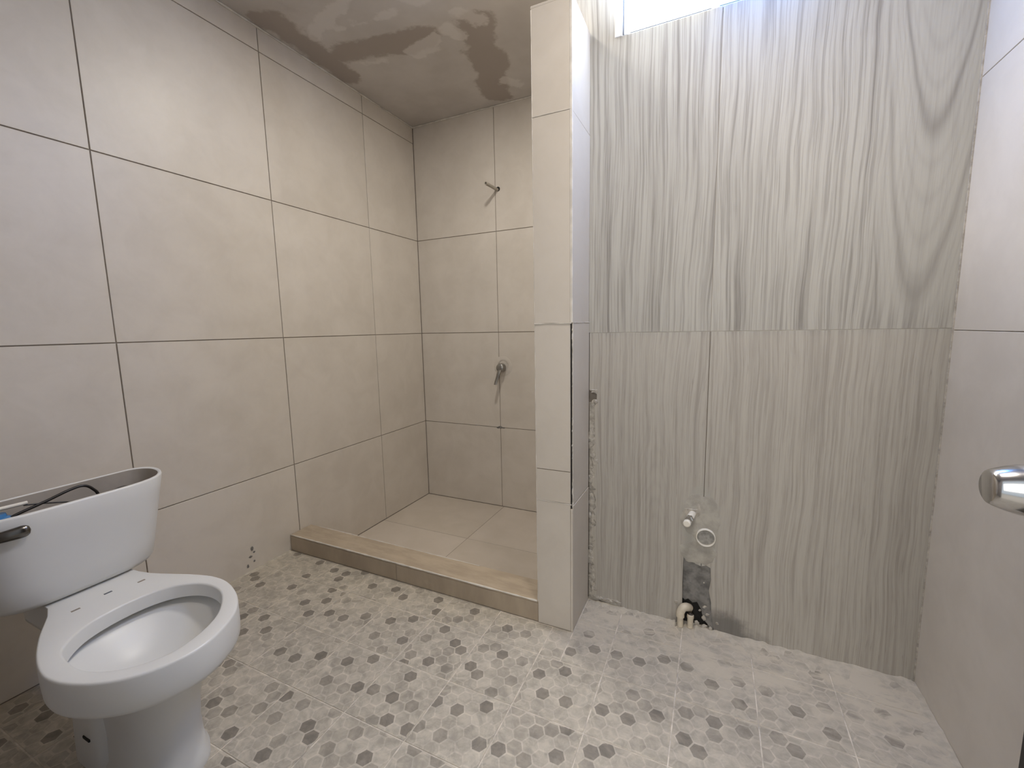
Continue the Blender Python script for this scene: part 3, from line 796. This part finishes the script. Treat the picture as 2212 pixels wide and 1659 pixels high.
e1 = thing('water_pipe', 'cream elbow pipe bending from the dark wall hole down to the floor', 'pipe', (1.715, -0.92, 0))
bm = bmesh.new()
tube(bm, spline([(1.742, YW+0.012, 0.056), (1.734, YW-0.004, 0.066), (1.724, YW-0.013, 0.066), (1.7165, YW-0.017, 0.052), (1.7155, YW-0.018, 0.035)], 6), 0.0135, 16)
link('elbow', bm, M_PVC_OLD, e1, smooth=50)
bm = bmesh.new()
lathe(bm, [(0.0005, 0.0100), (0.036, 0.0100)], (1.7165, YW-0.018, 0.0), (-0.03, 0, 1), 16)
link('pipe', bm, M_PVC_OLD, e1, smooth=35)
e2 = thing('water_pipe', 'short cream pipe stub rising from the floor, right of the elbow pipe', 'pipe', (1.7475, -0.91, 0))
bm = bmesh.new()
lathe(bm, [(0.0005, 0.0098), (0.030, 0.0098), (0.034, 0.0115), (0.043, 0.0112), (0.045, 0.009)], (1.7475, YW-0.013, 0.0), (0.0, 0.12, 1), 16)
link('pipe', bm, M_PVC_OLD, e2, smooth=35)
bm = bmesh.new(); lathe(bm, [(0.0452, 0.0085), (0.052, 0.0085), (0.053, 0.006)], (1.7475, YW-0.013, 0.0), (0.0, 0.12, 1), 16)
link('plug', bm, M_DARK_METAL, e2, smooth=35)
bm = bmesh.new(); r = random.Random(9)
for q in ((1.790, 0.078, 0.0075), (1.789, 0.038, 0.0095), (1.700, 0.074, 0.007), (1.80, 0.052, 0.006), (1.776, 0.062, 0.005), (1.785, 0.165, 0.003), (1.83, 0.03, 0.006), (1.768, 0.012, 0.010), (1.79, 0.006, 0.012), (1.81, 0.004, 0.008)):
    lump(bm, (q[0], YW+0.001, q[1]), q[2], (1, 0.6, 1), int(q[0]*999), 1)
link('mortar_crumbs', bm, M_MORTAR, ww, smooth=True, kind='stuff')

# ------------------------------------------------------------------ toilet
to = thing('toilet', 'white two-piece toilet without seat or tank lid, beside the left tiled wall', 'toilet', (0.45, -1.91, 0))
N = 72
def around(pts, c, n=N):
    """closed outline resampled at n equal angles about c"""
    cx, cyy = c; out = []
    P = spline([(p[0], p[1], 0) for p in pts], 10, True)
    A = [(math.atan2(p.y-cyy, p.x-cx), p) for p in P]
    for k in range(n):
        a = -PI + 2*PI*k/n
        best = None
        for i in range(len(A)):
            a0, p0 = A[i]; a1, p1 = A[(i+1) % len(A)]
            d0 = (a0-a+PI) % (2*PI)-PI; d1 = (a1-a+PI) % (2*PI)-PI
            if d0 == d1 or abs(d0) > 1 or abs(d1) > 1: continue
            if (d0 <= 0 < d1) or (d1 <= 0 < d0):
                t = d0/(d0-d1); p = p0.lerp(p1, t); best = (p.x, p.y)
        out.append(best if best else out[-1])
    return out
cc = (0.63, -1.915)
outer = [(0.175, -1.985), (0.26, -1.989), (0.345, -1.995), (0.40, -2.018), (0.46, -2.047), (0.538, -2.076), (0.612, -2.092), (0.668, -2.089), (0.722, -2.071), (0.768, -2.043),
         (0.799, -2.010), (0.820, -1.968), (0.828, -1.924), (0.818, -1.878), (0.789, -1.827), (0.752, -1.791), (0.701, -1.763), (0.634, -1.743),
         (0.571, -1.742), (0.509, -1.758), (0.476, -1.770), (0.425, -1.790), (0.375, -1.807), (0.341, -1.812), (0.26, -1.817), (0.175, -1.822)]
inner = [(0.575, -2.047), (0.545, -2.029), (0.513, -1.990), (0.497, -1.934), (0.498, -1.870), (0.518, -1.820), (0.558, -1.786), (0.605, -1.773), (0.656, -1.778),
         (0.700, -1.799), (0.745, -1.836), (0.771, -1.877), (0.784, -1.917), (0.785, -1.955), (0.770, -1.990), (0.742, -2.021), (0.704, -2.043), (0.665, -2.053), (0.618, -2.053)]
oo, ii = around(outer, cc), around(inner, cc)
def sc(l, k, z, kx=None, dx=0): 
    kx = kx or k
    return [(cc[0]+(p[0]-cc[0])*kx+dx, cc[1]+(p[1]-cc[1])*k, z) for p in l]
def inset(l, d, z):
    out = []
    for p in l:
        v = Vector((p[0]-cc[0], p[1]-cc[1])); L = v.length
        v *= (L-d)/L; out.append((cc[0]+v.x, cc[1]+v.y, z))
    return out
def oval(xb, xf, hw, z, yc=-1.918, e=2.3, taper=0.0):
    out = []; mx = (xb+xf)/2; hx = (xf-xb)/2
    for k in range(N):
        a = -PI+2*PI*k/N
        c, s = math.cos(a), math.sin(a)
        x = mx+hx*math.copysign(abs(c)**(2/e), c)
        w = hw*(1-taper*(1-(x-xb)/(xf-xb)))
        out.append((x, yc+w*math.copysign(abs(s)**(2/e), s), z))
    return out
zr = 0.372
bm = bmesh.new()
loops = [oval(0.36, 0.722, 0.098, 0.0005, taper=0.4), oval(0.36, 0.724, 0.098, 0.022, taper=0.4), oval(0.365, 0.716, 0.090, 0.034, taper=0.4), oval(0.37, 0.714, 0.086, 0.10, taper=0.4), oval(0.36, 0.722, 0.089, 0.17, taper=0.4), oval(0.33, 0.742, 0.100, 0.225, taper=0.4),
         oval(0.27, 0.758, 0.115, 0.255, e=2.2, taper=0.5), oval(0.22, 0.775, 0.138, 0.280, e=2.1, taper=0.55),
         inset(oo, 0.022, 0.289), inset(oo, 0.012, 0.290), inset(oo, 0.004, 0.294), inset(oo, 0.001, 0.302), inset(oo, 0.0, 0.32), inset(oo, 0.0, zr-0.005), inset(oo, 0.0012, zr-0.0018), inset(oo, 0.003, zr-0.0004), inset(oo, 0.005, zr),
         inset(ii, -0.005, zr), inset(ii, -0.0015, zr-0.0012), inset(ii, 0.0, zr-0.0045), inset(ii, 0.002, zr-0.034), inset(ii, -0.006, zr-0.038), inset(ii, -0.024, zr-0.040), inset(ii, -0.024, zr-0.048), inset(ii, -0.010, zr-0.052), sc(ii, 0.97, zr-0.062), sc(ii, 0.85, zr-0.080), sc(ii, 0.68, zr-0.098), sc(ii, 0.48, zr-0.113, dx=-0.01), sc(ii, 0.28, zr-0.122, dx=-0.012), sc(ii, 0.1, zr-0.126, dx=-0.012)]
loft(bm, loops)
link('bowl', bm, M_CHINA, to, smooth=60)
# trapway bulge behind the foot, with its bolt slot
bm = bmesh.new()
loft(bm, [oval(0.385, 0.535, 0.090, 0.0006, e=5), oval(0.385, 0.535, 0.090, 0.03, e=5), oval(0.39, 0.53, 0.086, 0.16, e=5), oval(0.395, 0.52, 0.078, 0.25, e=5)])
link('trapway', bm, M_CHINA, to, smooth=50)
link('bolt_slot', box_bm((0.470, -2.0085, 0.086), (0.500, -1.990, 0.093), 0.001), M_HOLE_SHADE, to)  # dark inlay, the slot's shade put into its colour
for sx_, sy_ in ((0.413, -1.968), (0.398, -1.900), (0.415, -1.836)):
    bm = box_bm((sx_-0.004, sy_-0.009, zr-0.0015), (sx_+0.004, sy_+0.009, zr+0.0006), 0.0012)
    link('seat_slot', bm, M_GROUT_DARK if sy_ != -1.900 else M_SHADOWGAP, to)  # dark inlays stand in for the shade inside the slots

# tank: bowed front, open top
TB, TT, TY = 0.3735, 0.620, -1.908
def tankloop(z, d=0.0, k=None):
    f = (z-TB)/(TT-TB) if k is None else k
    hw = 0.174+0.048*f-d; xb = 0.165+d; xf = 0.339+0.019*f-d
    out = []
    n = 25
    for q in range(n):            # front, from -y end to +y end
        s = -1+2*q/(n-1); s = math.copysign(1-(1-abs(math.sin(s*PI/2)))**1.35, s)
        x = xb+0.055+(xf-xb-0.055)*math.sqrt(max(0, 1-abs(s)**4.5))
        out.append((x, TY+hw*s, z))
    for q in range(1, 9):         # rounded rear corner, +y side
        a = q/9*PI/2
        out.append((xb+0.055*(1-math.sin(a)), TY+hw-0.045*(1-math.cos(a)), z))
    for q in range(9): out.append((xb, TY+(hw-0.045)*(1-2*q/8), z))
    for q in range(8, 0, -1):
        a = q/9*PI/2
        out.append((xb+0.055*(1-math.sin(a)), TY-hw+0.045*(1-math.cos(a)), z))
    return out
bm = bmesh.new()
th = 0.0115
loops = [tankloop(TB+0.0, 0.030, 0), tankloop(TB+0.002, 0.012, 0), tankloop(TB+0.008, 0.004, 0), tankloop(TB+0.018, 0.0)] + [tankloop(TB+0.018+(TT-TB-0.024)*q/5) for q in range(1, 5)] + \
        [tankloop(TT-0.005, 0.0), tankloop(TT-0.001, 0.002), tankloop(TT, 0.004), tankloop(TT, th-0.003), tankloop(TT-0.002, th)]
loft(bm, loops, True, False)
link('tank', bm, M_CHINA, to, smooth=50)
bm = bmesh.new()
loft(bm, [tankloop(TT-0.002, th), tankloop(TT-0.06, th+0.001), tankloop(TB+0.05, th+0.002), tankloop(TB+0.02, th+0.012, 0)], False, True)
link('tank_interior', bm, M_CHINA_IN, to, smooth=50)
# things fixed inside the tank
bm = bmesh.new()
tube(bm, spline([(0.26, -2.020, 0.588), (0.26, -1.996, 0.599), (0.26, -1.942, 0.613), (0.26, -1.897, 0.626), (0.26, -1.869, 0.628), (0.26, -1.851, 0.613), (0.26, -1.840, 0.585), (0.255, -1.835, 0.50)], 8), 0.0036, 10)
link('refill_hose', bm, M_BLACK, to, smooth=50)
bm = bmesh.new()
tube(bm, spline([(0.26, -1.982, 0.617), (0.26, -1.955, 0.611), (0.26, -1.90, 0.594), (0.26, -1.86, 0.572)], 6), 0.0018, 8)
link('float_rod', bm, M_BLACK, to, smooth=50)
bm = bmesh.new()
lathe(bm, [(0.0, 0.0045), (0.055, 0.0045)], (0.26, -2.030, 0.6235), (0, 1, -0.03), 14)
link('valve_arm', bm, M_PVC, to, smooth=35)
bm = bmesh.new()
lathe(bm, [(0.0, 0.026), (0.16, 0.026), (0.172, 0.022), (0.176, 0.014), (0.184, 0.012)], (0.25, -2.022, 0.425), (0, 0, 1), 24)
link('fill_valve', bm, M_BLUE, to, smooth=35, label='blue cap of the fill valve')
bm = bmesh.new()
lathe(bm, [(0.0, 0.024), (0.168, 0.024), (0.176, 0.020), (0.180, 0.010)], (0.26, -1.785, 0.416), (0, 0, 1), 24)
link('overflow_tube', bm, M_BLACK, to, smooth=35)
# flush lever on the tank front
lv = spline([(0.344, -2.078, 0.583), (0.358, -2.052, 0.584), (0.365, -2.028, 0.5855), (0.369, -2.006, 0.587)], 6)
bm = bmesh.new(); loops = []
for i, p in enumerate(lv):
    f = i/(len(lv)-1); hw = 0.011+0.0045*f; hw *= math.sqrt(max(0.02, 1-max(0, (f-0.75)/0.25)**2)) if f > 0.75 else 1
    loops.append([p+Vector((0.6*hw*math.cos(a), 0, hw*math.sin(a))) for a in [2*PI*q/14 for q in range(14)]])
loft(bm, loops)
link('flush_lever', bm, M_DARK_METAL, to, smooth=50, label='dark chrome flush lever')

# splashes of dirt on the left wall near the floor
bm = bmesh.new(); r = random.Random(12)
for y_, z_, s_, e_ in ((-1.275, 0.098, 0.006, 1.5), (-1.268, 0.080, 0.005, 0.8), (-1.285, 0.066, 0.0075, 0.6), (-1.270, 0.040, 0.004, 1.3), (-1.300, 0.030, 0.0045, 1.6)):
    lump(bm, (0.0006, y_, z_), s_, (0.16, 1.0, e_), int(z_*1000), 2)
link('dirt_splash', bm, M_MORTAR_DARK, wl, smooth=True, kind='stuff')
bm = bmesh.new()
lump(bm, (0.578, -0.0005, 0.404), 0.011, (1.3, 0.2, 0.8), 5, 1); lump(bm, (0.560, -0.0005, 0.401), 0.008, (1.5, 0.2, 0.6), 6, 1); lump(bm, (0.600, -0.0005, 0.402), 0.007, (1.8, 0.2, 0.5), 8, 1)
link('chipped_joint', bm, M_MORTAR_DARK, wb, smooth=True, kind='stuff')
